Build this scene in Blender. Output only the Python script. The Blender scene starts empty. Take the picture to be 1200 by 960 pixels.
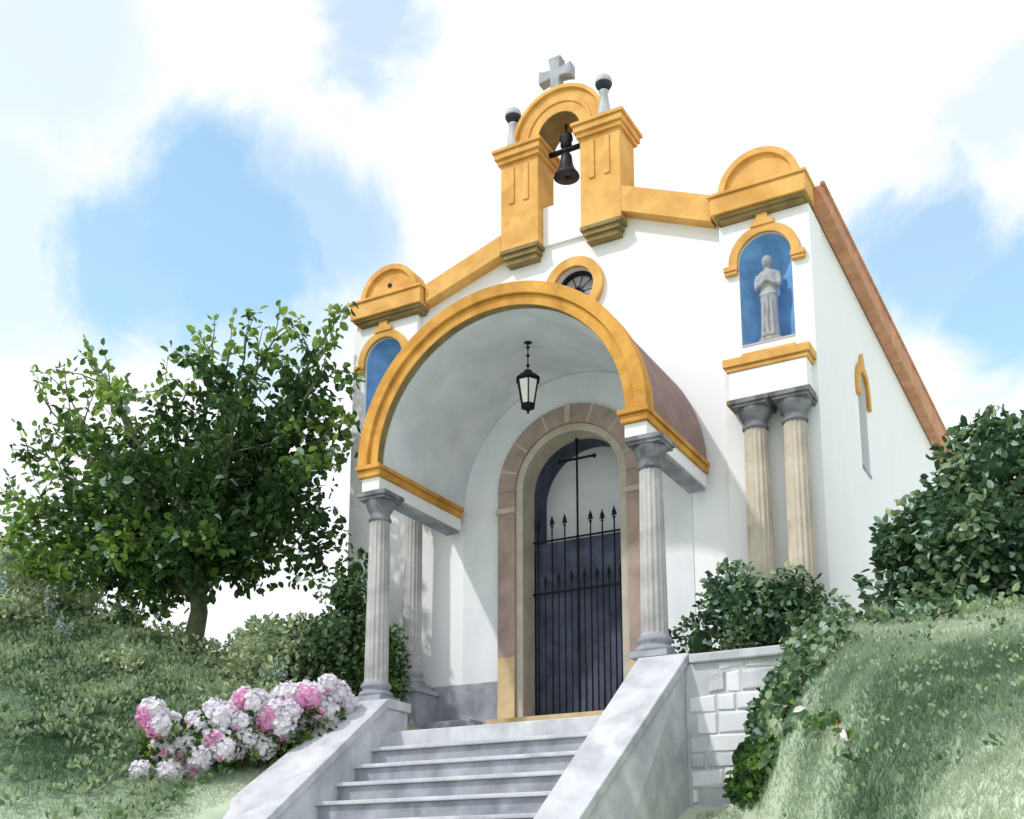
import bpy, bmesh, math, random
from mathutils import Vector, Matrix, noise
from mathutils.geometry import tessellate_polygon
PI = math.pi
random.seed(7)
sc = bpy.context.scene
COL = sc.collection

# ------------------------------------------------------------------ materials
def mat(name, c, var=0.12, scale=2.0, rough=0.85, bump=0.15, bscale=60, tint=None, metal=0.0, stain=0.0, grain=0.04):
    """mottled pigment: broad blotches, fine grain, optional tint colour and rain stains"""
    m = bpy.data.materials.new(name); m.use_nodes = True
    nt = m.node_tree; N = nt.nodes; L = nt.links
    b = N['Principled BSDF']; b.inputs['Roughness'].default_value = rough; b.inputs['Metallic'].default_value = metal
    b.inputs['Specular IOR Level'].default_value = 0.25
    tc = N.new('ShaderNodeTexCoord')
    n1 = N.new('ShaderNodeTexNoise'); n1.inputs['Scale'].default_value = scale; n1.inputs['Detail'].default_value = 6; n1.inputs['Distortion'].default_value = 0.6
    n2 = N.new('ShaderNodeTexNoise'); n2.inputs['Scale'].default_value = bscale; n2.inputs['Detail'].default_value = 4
    L.new(tc.outputs['Object'], n1.inputs['Vector']); L.new(tc.outputs['Object'], n2.inputs['Vector'])
    r1 = N.new('ShaderNodeValToRGB'); r1.color_ramp.elements[0].position = 0.33; r1.color_ramp.elements[1].position = 0.68
    dark = [max(0, v*(1-var)) for v in c]; lite = [min(1, v*(1+var*0.8)) for v in c]
    if tint: dark = [d*0.6+t*0.4 for d, t in zip(dark, tint)]
    r1.color_ramp.elements[0].color = (*dark, 1); r1.color_ramp.elements[1].color = (*lite, 1)
    L.new(n1.outputs['Fac'], r1.inputs['Fac'])
    mr = N.new('ShaderNodeMapRange'); mr.inputs['From Min'].default_value = 0.3; mr.inputs['From Max'].default_value = 0.7
    mr.inputs['To Min'].default_value = 1-grain; mr.inputs['To Max'].default_value = 1+grain
    L.new(n2.outputs['Fac'], mr.inputs['Value'])
    mx = N.new('ShaderNodeMix'); mx.data_type = 'RGBA'; mx.blend_type = 'MULTIPLY'; mx.inputs[0].default_value = 1
    L.new(r1.outputs['Color'], mx.inputs[6]); L.new(mr.outputs['Result'], mx.inputs[7])
    out = mx.outputs[2]
    if stain > 0:
        mp = N.new('ShaderNodeMapping'); mp.inputs['Scale'].default_value = (3.2, 3.2, 0.35)
        L.new(tc.outputs['Object'], mp.inputs['Vector'])
        n3 = N.new('ShaderNodeTexNoise'); n3.inputs['Scale'].default_value = 1.6; n3.inputs['Detail'].default_value = 5
        L.new(mp.outputs['Vector'], n3.inputs['Vector'])
        r3 = N.new('ShaderNodeMapRange'); r3.inputs['From Min'].default_value = 0.5; r3.inputs['From Max'].default_value = 0.78
        r3.inputs['To Min'].default_value = 0; r3.inputs['To Max'].default_value = stain
        L.new(n3.outputs['Fac'], r3.inputs['Value'])
        m3 = N.new('ShaderNodeMix'); m3.data_type = 'RGBA'; m3.blend_type = 'MULTIPLY'
        L.new(r3.outputs['Result'], m3.inputs[0]); L.new(out, m3.inputs[6]); m3.inputs[7].default_value = (0.55, 0.56, 0.58, 1)
        out = m3.outputs[2]
    L.new(out, b.inputs['Base Color'])
    if bump:
        bp = N.new('ShaderNodeBump'); bp.inputs['Strength'].default_value = bump; bp.inputs['Distance'].default_value = 0.02
        L.new(n2.outputs['Fac'], bp.inputs['Height']); L.new(bp.outputs['Normal'], b.inputs['Normal'])
    return m

def leafmat(name, c, var=0.35, transl=0.25):
    m = bpy.data.materials.new(name); m.use_nodes = True
    nt = m.node_tree; N = nt.nodes; L = nt.links
    b = N['Principled BSDF']; b.inputs['Roughness'].default_value = 0.6; b.inputs['Specular IOR Level'].default_value = 0.2
    g = N.new('ShaderNodeNewGeometry'); r = N.new('ShaderNodeValToRGB')
    r.color_ramp.elements[0].color = (*[v*(1-var) for v in c], 1)
    r.color_ramp.elements[1].color = (c[0]*(1+var*1.2), c[1]*(1+var), c[2]*(1+var*.6), 1)
    L.new(g.outputs['Random Per Island'], r.inputs['Fac'])
    L.new(r.outputs['Color'], b.inputs['Base Color'])
    t = N.new('ShaderNodeBsdfTranslucent'); L.new(r.outputs['Color'], t.inputs['Color'])
    ms = N.new('ShaderNodeMixShader'); ms.inputs[0].default_value = transl
    L.new(b.outputs['BSDF'], ms.inputs[1]); L.new(t.outputs['BSDF'], ms.inputs[2])
    L.new(ms.outputs['Shader'], N['Material Output'].inputs['Surface'])
    return m

M = dict(
    white=mat('white_plaster', (.88, .885, .91), .015, 1.1, .9, .12, 45, stain=.05, grain=.015),
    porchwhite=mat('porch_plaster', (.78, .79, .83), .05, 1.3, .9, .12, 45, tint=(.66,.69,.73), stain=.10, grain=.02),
    gold=mat('ochre_paint', (.71, .42, .135), .17, 2.6, .8, .12, 70, tint=(.62, .24, .03), stain=.12, grain=.06),
    golddeep=mat('ochre_paint_deep', (.64, .34, .075), .2, 3.0, .8, .12, 70, tint=(.45, .16, .02), stain=.2, grain=.07),
    olive=mat('dark_shaded_ochre', (.27, .20, .085), .25, 3.5, .85, .15, 70, tint=(.16, .12, .06), grain=.08),  # dark ochre for mouldings; paints shade on arch soffits and ledge undersides
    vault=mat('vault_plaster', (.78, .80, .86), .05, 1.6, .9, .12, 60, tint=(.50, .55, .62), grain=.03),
    mauve=mat('vault_roof', (.30, .205, .19), .14, 3.0, .85, .2, 90, tint=(.24, .15, .145), grain=.07),
    terra=mat('terracotta', (.56, .29, .18), .18, 3.6, .85, .2, 80, tint=(.42, .16, .08), grain=.07),
    stone=mat('portal_stone', (.39, .285, .262), .24, 2.6, .85, .2, 70, tint=(.30, .25, .20), grain=.07),
    stonelite=mat('portal_stone_light', (.50, .45, .38), .14, 3.2, .85, .2, 70, tint=(.42, .36, .26), grain=.06),
    sand=mat('sandstone', (.62, .47, .28), .15, 3.0, .85, .2, 70, tint=(.52, .36, .16), grain=.06),
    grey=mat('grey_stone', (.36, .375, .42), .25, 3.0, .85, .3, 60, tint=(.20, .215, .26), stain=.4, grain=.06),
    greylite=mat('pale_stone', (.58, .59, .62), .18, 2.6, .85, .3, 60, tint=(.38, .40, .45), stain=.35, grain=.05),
    greydk=mat('dark_stone', (.15, .155, .185), .25, 3.0, .85, .2, 60, grain=.08),
    column=mat('column_stone', (.47, .455, .45), .22, 3.0, .85, .15, 60, tint=(.30, .30, .33), stain=.35, grain=.06),
    columnwarm=mat('column_stone_warm', (.60, .53, .43), .22, 2.2, .85, .15, 60, tint=(.36, .33, .32), stain=.45, grain=.06),
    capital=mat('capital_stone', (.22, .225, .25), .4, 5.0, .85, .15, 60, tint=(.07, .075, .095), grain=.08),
    blue=mat('niche_blue', (.22, .44, .76), .2, 3.0, .85, .08, 60, tint=(.12, .28, .52), grain=.05),
    iron=mat('black_iron', (.012, .012, .018), .3, 6, .55, .05, 60, metal=.3),
    slate=mat('slate_door_shade', (.085, .098, .15), .3, 3.2, .8, .1, 50, tint=(.04, .045, .08), grain=.1),  # door panel colour, also used to paint the passage shade
    lilac=mat('inner_plaster', (.78, .79, .86), .06, 2.6, .9, .08, 50, grain=.04),
    bronze=mat('bell_bronze', (.035, .037, .045), .5, 7, .5, .1, 40, tint=(.01, .01, .014), metal=.35),
    crossgrey=mat('cross_stone', (.36, .38, .43), .2, 4, .85, .15, 60, tint=(.22, .23, .28), grain=.06),
    whitegloss=mat('white_glaze', (.46, .47, .51), .03, 4, .45, .03, 40),
    navy=mat('dark_band', (.03, .04, .065), .3, 7, .7, .05, 40),
    statue=mat('statue_stone', (.38, .39, .42), .15, 7, .85, .2, 60, tint=(.34, .35, .39), grain=.05),
    bark=mat('bark', (.10, .12, .065), .35, 6, .9, .4, 40, tint=(.06, .09, .04), grain=.15),
    twig=mat('twig', (.10, .055, .04), .3, 8, .9, .1, 40),
    redstem=mat('red_stem', (.36, .12, .10), .3, 8, .9, .1, 40),
)
# glass
def glassmat(name, c, em=0.0):
    m = mat(name, c, .08, 4, .25, .0, 40); return m
M['lampglass'] = glassmat('lamp_glass', (.88, .87, .84))
M['glass'] = glassmat('window_glass', (.45, .46, .50))
LF = dict(
    dark=leafmat('leaf_dark', (.034, .082, .024)), mid=leafmat('leaf_mid', (.095, .19, .038)),
    lite=leafmat('leaf_light', (.23, .36, .08)), pale=leafmat('leaf_pale', (.36, .50, .44), .2),
    bdark=leafmat('leaf_blue_dark', (.05, .11, .06)), bmid=leafmat('leaf_blue_mid', (.13, .22, .115)),
    sage=leafmat('leaf_sage', (.34, .44, .27), .25), sage2=leafmat('leaf_sage_light', (.48, .56, .37), .2), yell=leafmat('leaf_cream', (.62, .68, .36), .15),
    petalw=leafmat('petal_white', (.90, .87, .93), .05, .3), petalp=leafmat('petal_pink', (.85, .40, .70), .15, .3),
    petall=leafmat('petal_lilac', (.66, .62, .82), .1, .3),
)

# ------------------------------------------------------------------ mesh builder
class MB:
    def __init__(s): s.v = []; s.f = []; s.mi = []; s.smooth = []
    def add(s, vs, fs, mi=0, smooth=False):
        o = len(s.v); s.v += [tuple(v) for v in vs]
        for f in fs: s.f.append([i+o for i in f]); s.mi.append(mi); s.smooth.append(smooth)
        return s
    def box(s, x0, x1, y0, y1, z0, z1, mi=0):
        vs = [(x, y, z) for z in (z0, z1) for y in (y0, y1) for x in (x0, x1)]
        return s.add(vs, [(0,2,3,1), (4,5,7,6), (0,1,5,4), (2,6,7,3), (0,4,6,2), (1,3,7,5)], mi)
    def hexa(s, b, t, mi=0):   # b,t: 4 corners each (same winding)
        return s.add(list(b)+list(t), [(3,2,1,0), (4,5,6,7), (0,1,5,4), (1,2,6,5), (2,3,7,6), (3,0,4,7)], mi)
    def prism(s, poly, y0, y1, mi=0):      # poly in XZ, extruded in Y
        return s.plate([poly], y0, y1, mi)
    def plate(s, loops, y0, y1, mi=0, side_mi=None, back=True):
        pts = [p for l in loops for p in l]
        tri = tessellate_polygon([[Vector((p[0], p[1], 0)) for p in l] for l in loops])
        n = len(pts)
        vs = [(p[0], y0, p[1]) for p in pts] + [(p[0], y1, p[1]) for p in pts]
        fs = [tuple(t) for t in tri]
        if back: fs += [tuple(i+n for i in reversed(t)) for t in tri]
        s.add(vs, fs, mi)
        o = 0
        for l in loops:
            k = len(l); base = len(s.v)
            s.add([(p[0], y0, p[1]) for p in l] + [(p[0], y1, p[1]) for p in l],
                  [(i, (i+1) % k, k+(i+1) % k, k+i) for i in range(k)], mi if side_mi is None else side_mi)
            o += k
        return s
    def lathe(s, prof, cx, cy, n=24, mi=0, flute=None, cz=0, closed=True):
        vs = []; fs = []
        for (r, z) in prof:
            for i in range(n):
                a = 2*PI*i/n; rr = r
                if flute: rr = r*(1 - flute(i, z))
                vs.append((cx+rr*math.cos(a), cy+rr*math.sin(a), cz+z))
        for j in range(len(prof)-1):
            for i in range(n):
                k = (i+1) % n; fs.append((j*n+i, j*n+k, (j+1)*n+k, (j+1)*n+i))
        if closed:
            fs.append(tuple(reversed(range(n)))); fs.append(tuple(range((len(prof)-1)*n, len(prof)*n)))
        return s.add(vs, fs, mi, True)
    def tube(s, pts, rad, n=8, mi=0, smooth=True):
        pts = [Vector(p) for p in pts]; rads = rad if isinstance(rad, (list, tuple)) else [rad]*len(pts)
        vs = []; fs = []; dd = pts[-1]-pts[0]; up = Vector((0, 1, 0)) if abs(dd.z) > .7*dd.length else Vector((0, 0, 1))
        for i, p in enumerate(pts):
            d = (pts[min(i+1, len(pts)-1)] - pts[max(i-1, 0)]).normalized()
            a = d.cross(up)
            if a.length < 1e-3: a = d.cross(Vector((1, 0, 0)))
            a.normalize(); b = d.cross(a)
            for k in range(n):
                t = 2*PI*k/n; vs.append(p + (a*math.cos(t)+b*math.sin(t))*rads[i])
        for j in range(len(pts)-1):
            for k in range(n):
                q = (k+1) % n; fs.append((j*n+k, j*n+q, (j+1)*n+q, (j+1)*n+k))
        fs.append(tuple(reversed(range(n)))); fs.append(tuple(range((len(pts)-1)*n, len(pts)*n)))
        return s.add(vs, fs, mi, smooth)
    def ring(s, cx, cz, r0, r1, y0, y1, a0=0, a1=PI, n=40, mi=0, inner_mi=None):   # arch ring in XZ
        vs = []; fs = []
        for i in range(n+1):
            a = a0+(a1-a0)*i/n; c, q = math.cos(a), math.sin(a)
            vs += [(cx+r0*c, y0, cz+r0*q), (cx+r1*c, y0, cz+r1*q), (cx+r1*c, y1, cz+r1*q), (cx+r0*c, y1, cz+r0*q)]
        for i in range(n):
            o = 4*i
            for k in range(4):
                q = (k+1) % 4
                s.add([vs[o+k], vs[o+q], vs[o+4+q], vs[o+4+k]], [(0, 1, 2, 3)], inner_mi if (k == 3 and inner_mi is not None) else mi)
        s.add(vs[:4], [(3, 2, 1, 0)], mi); s.add(vs[-4:], [(0, 1, 2, 3)], mi)
        return s
    def leaf(s, p, d, nrm, l, w, mi=0):
        d = d.normalized(); a = d.cross(nrm)
        if a.length < 1e-4: a = d.orthogonal()
        a.normalize(); n = a.cross(d)
        k = w*0.25
        vs = [p, p+d*l*.3+a*w*.5+n*k, p+d*l*.72+a*w*.42+n*k, p+d*l, p+d*l*.72-a*w*.42+n*k, p+d*l*.3-a*w*.5+n*k]
        return s.add(vs, [(0, 1, 2, 3), (0, 3, 4, 5)], mi)
    def build(s, name, mats, parent=None, loc=(0, 0, 0), bevel=0, merge=False):
        me = bpy.data.meshes.new(name)
        l = Vector(loc)
        me.from_pydata([tuple(Vector(v)-l) for v in s.v], [], s.f)
        if not isinstance(mats, (list, tuple)): mats = [mats]
        for m in mats: me.materials.append(m)
        me.polygons.foreach_set('material_index', s.mi)
        me.polygons.foreach_set('use_smooth', s.smooth)
        if merge or bevel:
            bm = bmesh.new(); bm.from_mesh(me)
            bmesh.ops.remove_doubles(bm, verts=bm.verts, dist=1e-4)
            bmesh.ops.recalc_face_normals(bm, faces=bm.faces)
            bm.to_mesh(me); bm.free()
        me.update()
        o = bpy.data.objects.new(name, me); COL.objects.link(o)
        if parent:
            o.parent = parent
            o.location = l if parent.get('_abs') is None else l
        else: o.location = l
        if bevel:
            b = o.modifiers.new('bevel', 'BEVEL'); b.width = bevel; b.segments = 2; b.limit_method = 'ANGLE'; b.angle_limit = math.radians(40)
            b.harden_normals = False
        return o

def tag(o, label=None, cat=None, group=None, kind=None):
    if label: o['label'] = label
    if cat: o['category'] = cat
    if group: o['group'] = group
    if kind: o['kind'] = kind
    return o
def empty(name, loc=(0, 0, 0), rz=0):
    o = bpy.data.objects.new(name, None); COL.objects.link(o); o.location = loc; o.rotation_euler = (0, 0, rz)
    o.empty_display_size = .2
    return o
def copy_tree(o, parent=None):
    c = o.copy(); COL.objects.link(c)
    if parent: c.parent = parent
    for ch in list(o.children): copy_tree(ch, c)
    return c
def arch_poly(cx, cz, r, zb, n=28, ccw=True):      # door/niche outline
    p = [(cx-r, zb)] + [(cx+r, zb)] + [(cx+r*math.cos(PI*i/n), cz+r*math.sin(PI*i/n)) for i in range(n+1)]
    return p
def circ_poly(cx, cz, r, n=32): return [(cx+r*math.cos(2*PI*i/n), cz+r*math.sin(2*PI*i/n)) for i in range(n)]

# ------------------------------------------------------------------ terrain
def ss(a, b, x):
    t = max(0, min(1, (x-a)/(b-a))); return t*t*(3-2*t)
def ground_z(x, y):
    # left hill
    A = -.05 + .34*max(0, -2-x); A = min(A, 3.6)
    left = A - .42*max(0, -1-y)
    # right bank
    lower = -1.40 - .42*max(0, -2.3-y)
    top = .20 - .01*max(0, x-4) - .42*max(0, -3-y)
    back = .12
    if y > -2.19: right = back + (.20-back)*ss(3.2, 4.2, x) - .01*max(0, x-4)
    else:
        e = 3.30 + .44*max(0, -2.4-y)
        e += .16*noise.noise(Vector((0, y*1.3, 3)))
        t_ = max(0, min(1, (x-e+.12)/1.25)); right = lower + (top-lower)*(1-(1-t_)**3.2)
    # stair corridor
    stair = -1.1 - .71*max(0, -2.3-y)
    if y > -2.3: stair = -.8
    wl = ss(-1.75, -2.0, x)
    wr = ss(2.2, 2.5, x)
    z = stair*(1-wl)*(1-wr) + left*wl + right*wr
    if y > -.2 and -3.55 < x < 3.55: z = -.6
    z = max(z, -3.95 + .05*noise.noise(Vector((x*.3, y*.3, 0))))
    if y > 1.5:   # behind the chapel the hill falls away
        z = z + (-1.0 - z)*ss(1.5, 14, y)
    if abs(x) > 20: z = z + (-1.5 - z)*ss(20, 45, abs(x))
    out = (x < -2.1 or x > 3.7 or y < -3.2)
    if out: z += (.025 if x < 0 and y > -4.5 else .06)*noise.noise(Vector((x*.9, y*.9, 1.7))) + .03*noise.noise(Vector((x*2.7, y*2.7, 5)))
    return z
def axis(pts):
    r = []
    for a, b, st in pts:
        n = max(1, round((b-a)/st)); r += [a+(b-a)*i/n for i in range(n)]
    return r+[pts[-1][1]]
xs = axis([(-400, -60, 40), (-60, -20, 4), (-20, -2.1, .2), (-2.1, 4.4, .07), (4.4, 10, .2), (10, 60, 4), (60, 400, 40)])
ys = axis([(-200, -40, 20), (-40, -16, 3), (-16, -6, .3), (-6, -2.2, .1), (-2.2, -2.18, .02), (-2.18, 0, .15), (0, 16, .6), (16, 60, 4), (60, 500, 40)])
tone = {}
def tone_at(x, y):
    n = .5+.5*noise.noise(Vector((x*.45, y*.45, 9)))*1.4 + .22*noise.noise(Vector((x*1.3, y*1.3, 4)))
    d = 0
    for (px, py, r, k) in ((6.0, -5.0, 1.2, 1.0), (5.2, -6.2, .9, .8), (4.6, -4.2, .6, .45), (-5.2, -4.0, .9, .75), (-6.8, -3.2, 1.0, .55), (-4.2, -4.6, .7, .6), (-3.2, -2.0, .9, .5), (-8.2, -2.2, 1.0, .45)):
        d += k*math.exp(-((x-px)**2+(y-py)**2)/(r*r))
    return max(0, min(1, (.30 if x < 2 else .17) + .40*(n-.5) + d*(1 if x < 2 else .75)))
g = MB(); nx = len(xs)
gv = [(x, y, ground_z(x, y)) for y in ys for x in xs]
g.add(gv, [(j*nx+i, j*nx+i+1, (j+1)*nx+i+1, (j+1)*nx+i) for j in range(len(ys)-1) for i in range(nx-1)], 0, True)
def greenmat(name):
    m = bpy.data.materials.new(name); m.use_nodes = True
    N = m.node_tree.nodes; L = m.node_tree.links; b = N['Principled BSDF']; b.inputs['Roughness'].default_value = .9
    b.inputs['Specular IOR Level'].default_value = .1
    at = N.new('ShaderNodeAttribute'); at.attribute_name = 'tone'
    n = N.new('ShaderNodeTexNoise'); n.inputs['Scale'].default_value = 2.2; n.inputs['Detail'].default_value = 8
    tc = N.new('ShaderNodeTexCoord'); L.new(tc.outputs['Object'], n.inputs['Vector'])
    a = N.new('ShaderNodeMath'); a.operation = 'MULTIPLY_ADD'; a.inputs[1].default_value = .5; a.inputs[2].default_value = -.25
    L.new(n.outputs['Fac'], a.inputs[0])
    a2 = N.new('ShaderNodeMath'); a2.operation = 'ADD'; L.new(a.outputs[0], a2.inputs[0]); L.new(at.outputs['Fac'], a2.inputs[1])
    r = N.new('ShaderNodeValToRGB'); e = r.color_ramp.elements
    e[0].position = 0.0; e[0].color = (.66, .71, .57, 1); e[1].position = 1; e[1].color = (.08, .14, .07, 1)
    k = e.new(.3); k.color = (.49, .57, .42, 1); k = e.new(.6); k.color = (.24, .33, .22, 1)
    L.new(a2.outputs[0], r.inputs['Fac']); L.new(r.outputs['Color'], b.inputs['Base Color'])
    return m
M['meadow'] = greenmat('meadow')
M['blade'] = greenmat('grass_blade')
_n = M['blade'].node_tree; _t = _n.nodes.new('ShaderNodeBsdfTranslucent'); _x = _n.nodes.new('ShaderNodeMixShader'); _x.inputs[0].default_value = .45
_r = [k for k in _n.nodes if k.bl_idname == 'ShaderNodeValToRGB'][0]
_n.links.new(_r.outputs[0], _t.inputs[0]); _n.links.new(_n.nodes['Principled BSDF'].outputs[0], _x.inputs[1]); _n.links.new(_t.outputs[0], _x.inputs[2]); _n.links.new(_x.outputs[0], _n.nodes['Material Output'].inputs[0])
gr = g.build('ground', M['meadow'])
at = gr.data.attributes.new('tone', 'FLOAT', 'POINT')
at.data.foreach_set('value', [tone_at(v[0], v[1]) for v in gv])
tag(gr, 'pale green grassy slopes around the chapel', 'ground', kind='structure')

# grass blades (uncountable)
def grass(name, regions, label):
    m = MB(); tones = []
    for (x0, x1, y0, y1, n, h) in regions:
        for _ in range(n):
            x = random.uniform(x0, x1); y = random.uniform(y0, y1)
            if -1.95+.11*(y+2.3) < x < 2.75 and y > -9: continue
            if x > 2 and x < 3.3 and y > -2.5: continue
            z = ground_z(x, y)-.01; t = tone_at(x, y)
            hh = h*random.uniform(.4, 1.5)*(1.9 if random.random() < .03 else 1)*(.7+.6*t); a = random.uniform(0, 2*PI); w = .004+.005*random.random()
            dx, dy = math.cos(a)*w, math.sin(a)*w
            lx, ly = random.gauss(0, .35)*hh, random.gauss(0, .35)*hh
            m.add([(x-dx, y-dy, z), (x+dx, y+dy, z), (x+lx, y+ly, z+hh)], [(0, 1, 2)]); tones += [t+random.gauss(-.02, .05)]*3
    o = m.build(name, M['blade'])
    a = o.data.attributes.new('tone', 'FLOAT', 'POINT'); a.data.foreach_set('value', tones)
    tag(o, label, 'grass', kind='stuff')
grass('meadow_grass', [(-12, -1.9, -5.5, -.6, 95000, .06), (-6, -1.9, -7.5, -5.5, 16000, .06), (3.2, 8, -8.5, -2.3, 130000, .05), (2.7, 3.3, -4, -2.3, 3000, .05)], 'short pale green grass covering both banks beside the stairs')

# ------------------------------------------------------------------ chapel
CH = empty('chapel'); tag(CH, 'white plastered chapel with ochre trim, bell gable and vaulted porch above the stairs', 'chapel')
DX, DZ, DR = .13, 3.30, .80        # doorway centre, springing height, radius
OX, OZ, OR = .21, 6.22, .32        # round window
NC = 3.02; NZ = 5.84; NR = .35; NB = 4.68   # niches
door = arch_poly(DX, DZ, DR, -.05)
ocu = circ_poly(OX, OZ, OR)
nl = arch_poly(-NC, NZ, NR, NB); nr = arch_poly(NC, NZ, NR, NB)
outer = [(-3.58, -.75), (3.58, -.75), (3.58, 6.9), (2.42, 6.95), (1.0, 7.38), (.93, 7.66), (-.93, 7.66), (-1.0, 7.38), (-2.42, 6.95), (-3.58, 6.9)]
f = MB()
f.plate([outer, door, ocu, nl, nr], 0, .38)
f.build('facade_wall', M['white'], CH, merge=True)
# side walls with slit windows, rear wall
def slit(yc, zb, zt, r): return [(yc-r, zb), (yc+r, zb)] + [(yc+r*math.cos(PI*i/10), zt-r+r*math.sin(PI*i/10)) for i in range(11)]
def side_wall(x0, x1, slits):
    m = MB(); m.plate([[(.382, -1.2), (11.5, -1.2), (11.5, 6.55), (.382, 6.55)]]+slits, 0, x1-x0)
    m.v = [(x0+v[1], v[0], v[2]) for v in m.v]
    return m.build('side_wall', M['white'], CH, merge=True)
SY = (2.72,)
side_wall(3.23, 3.582, [slit(y, 3.75, 5.25, .27) for y in SY])
side_wall(-3.582, -3.23, [])
MB().box(-3.578, 3.578, 11.502, 11.85, -1.2, 6.55).build('rear_wall', M['white'], CH)
for sx in (1,):
    for y in SY:
        w = MB(); X = 3.585*sx; X2 = 3.66*sx
        # hood
        m = MB(); m.ring(y, 4.98, .275, .42, 0, .05, a0=0, a1=PI, n=20)
        m.box(y-.42, y-.275, 0, .05, 4.80, 4.978); m.box(y+.275, y+.42, 0, .05, 4.80, 4.978)
        m.prism([(y-.12, 5.39), (y+.12, 5.39), (y+.06, 5.50), (y, 5.58), (y-.06, 5.50)], 0, .048)
        m.v = [(X+sx*v[1], v[0], v[2]) for v in m.v]
        wn = m.build('window', M['gold'], CH, bevel=.008)
        p = MB(); p.box(X-.16, X-.13, y-.27, y+.27, 3.75, 5.26)
        p.build('pane', M['greydk'], wn)
        q = MB(); q.box(X-.12, X+.015, y-.27, y+.27, 3.70, 3.748)
        q.build('sill', M['grey'], wn)
# roof (terracotta, overhanging eaves along both sides)
r = MB()
for sx in (1, -1):
    e0, e1 = 3.86*sx, 0
    n = 46
    for k in range(n):
        y0 = .30 + k*.25; y1 = y0+.243; h = .028 if k % 2 else .0
        r.hexa([(3.52*sx, y0, 6.55), (3.74*sx, y0, 6.6), (3.74*sx, y1, 6.6), (3.52*sx, y1, 6.55)],
               [(0, y0, 6.98+h), (3.70*sx, y0, 6.90+h), (3.70*sx, y1, 6.90+h), (0, y1, 6.98+h)])
rf = r.build('roof', M['terra'], CH, merge=False)
# eaves fascia: the broad terracotta band seen running back along the side wall
for sx in (1, -1):
    m = MB()
    a = [(3.60*sx, .14, 6.56), (3.78*sx, .14, 6.56), (3.78*sx, 11.7, 6.36), (3.60*sx, 11.7, 6.36)]
    b = [(3.60*sx, .14, 6.83), (3.76*sx, .14, 6.83), (3.76*sx, 11.7, 7.0), (3.60*sx, 11.7, 7.0)]
    m.hexa(a, b)
    m.tube([(3.76*sx, .12, 6.84), (3.76*sx, 11.7, 7.02)], .035, 8)
    m.build('eaves', M['terra'], CH, bevel=.012)

# corner piers with niches
for sx in (-1, 1):
    c = NC*sx
    x0, x1 = (2.42, 3.62) if sx > 0 else (-3.62, -2.42)
    m = MB(); m.plate([[(x0, -.7), (x1, -.7), (x1, 6.45), (x0, 6.45)], arch_poly(c, NZ, NR, NB)], -.12, -.003)
    if sx > 0: m.box(3.5825, 3.62, -.002, .5, -.7, 6.45)
    m.build('corner_pier', M['white'], CH, merge=True)
    # niche shell: blue half cylinder and half dome
    s = MB(); n = 18; D = .34; y0 = -.10
    def shell(R, c=c):
        vs = []; fs = []
        for iz, z in enumerate((NB, NZ)):
            for i in range(n+1):
                a = PI+PI*i/n
                vs.append((c+R*math.cos(a), y0-D*math.sin(a)*1.0, z))
        for i in range(n): fs.append((i, i+1, n+2+i, n+1+i))
        o = len(vs)
        for j in range(n+1):
            ph = PI*j/n
            for i in range(n//2+1):
                t = PI/2*i/(n//2)
                vs.append((c+R*math.cos(ph)*math.cos(t), y0+D*math.sin(t), NZ+R*math.sin(ph)*math.cos(t)))
        w = n//2+1
        for j in range(n):
            for i in range(n//2): fs.append((o+j*w+i, o+j*w+i+1, o+(j+1)*w+i+1, o+(j+1)*w+i))
        s.add(vs, fs, 0, True)
    shell(NR-.004)
    ni = s.build('niche', M['blue'], CH)
    fl = MB(); fl.box(c-NR+.004, c+NR-.004, -.13, .30, NB-.02, NB+.006); fl.build('floor', M['whitegloss'], ni)
    t = MB()
    t.ring(c, NZ, NR+.005, NR+.125, -.175, -.123, a0=-.08, a1=PI+.08, n=28)
    for q in (-1, 1):
        xa, xb = sorted((c+q*(NR+.0), c+q*(NR+.19)))
        t.box(xa, xb, -.20, -.122, NZ-.10, NZ-.03)
        t.box(xa+.01, xb-.01, -.185, -.122, NZ-.15, NZ-.102)
    t.prism([(c-.16, NZ+NR+.10), (c+.16, NZ+NR+.10), (c+.15, NZ+NR+.17), (c+.08, NZ+NR+.19), (c+.07, NZ+NR+.27), (c+.035, NZ+NR+.28), (c+.03, NZ+NR+.32), (c-.03, NZ+NR+.32), (c-.035, NZ+NR+.28), (c-.07, NZ+NR+.27), (c-.08, NZ+NR+.19), (c-.15, NZ+NR+.17)], -.195, -.1225)
    t.build('niche_surround', M['gold'], ni, bevel=.008)
    # shelf, block, twin columns below
    if sx < 0: continue
    sh = MB(); sh.box(c-.52, c+.60, -.46, -.123, 4.27, 4.38); sh.box(c-.30, c+.40, -.34, -.124, 4.382, 4.47); sh.box(c-.485, c+.565, -.43, -.124, 4.21, 4.268)
    sh.build('niche_shelf', M['gold'], ni, bevel=.01)
    bl = MB(); bl.box(c-.46, c+.54, -.41, -.123, 3.83, 4.208); bl.build('niche_block', M['white'], ni, bevel=.01)
    if sx > 0:
        MB().box(c-.49, c+.57, -.44, -.1235, 3.765, 3.828).build('block_moulding', M['olive'], ni, bevel=.008)

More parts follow.
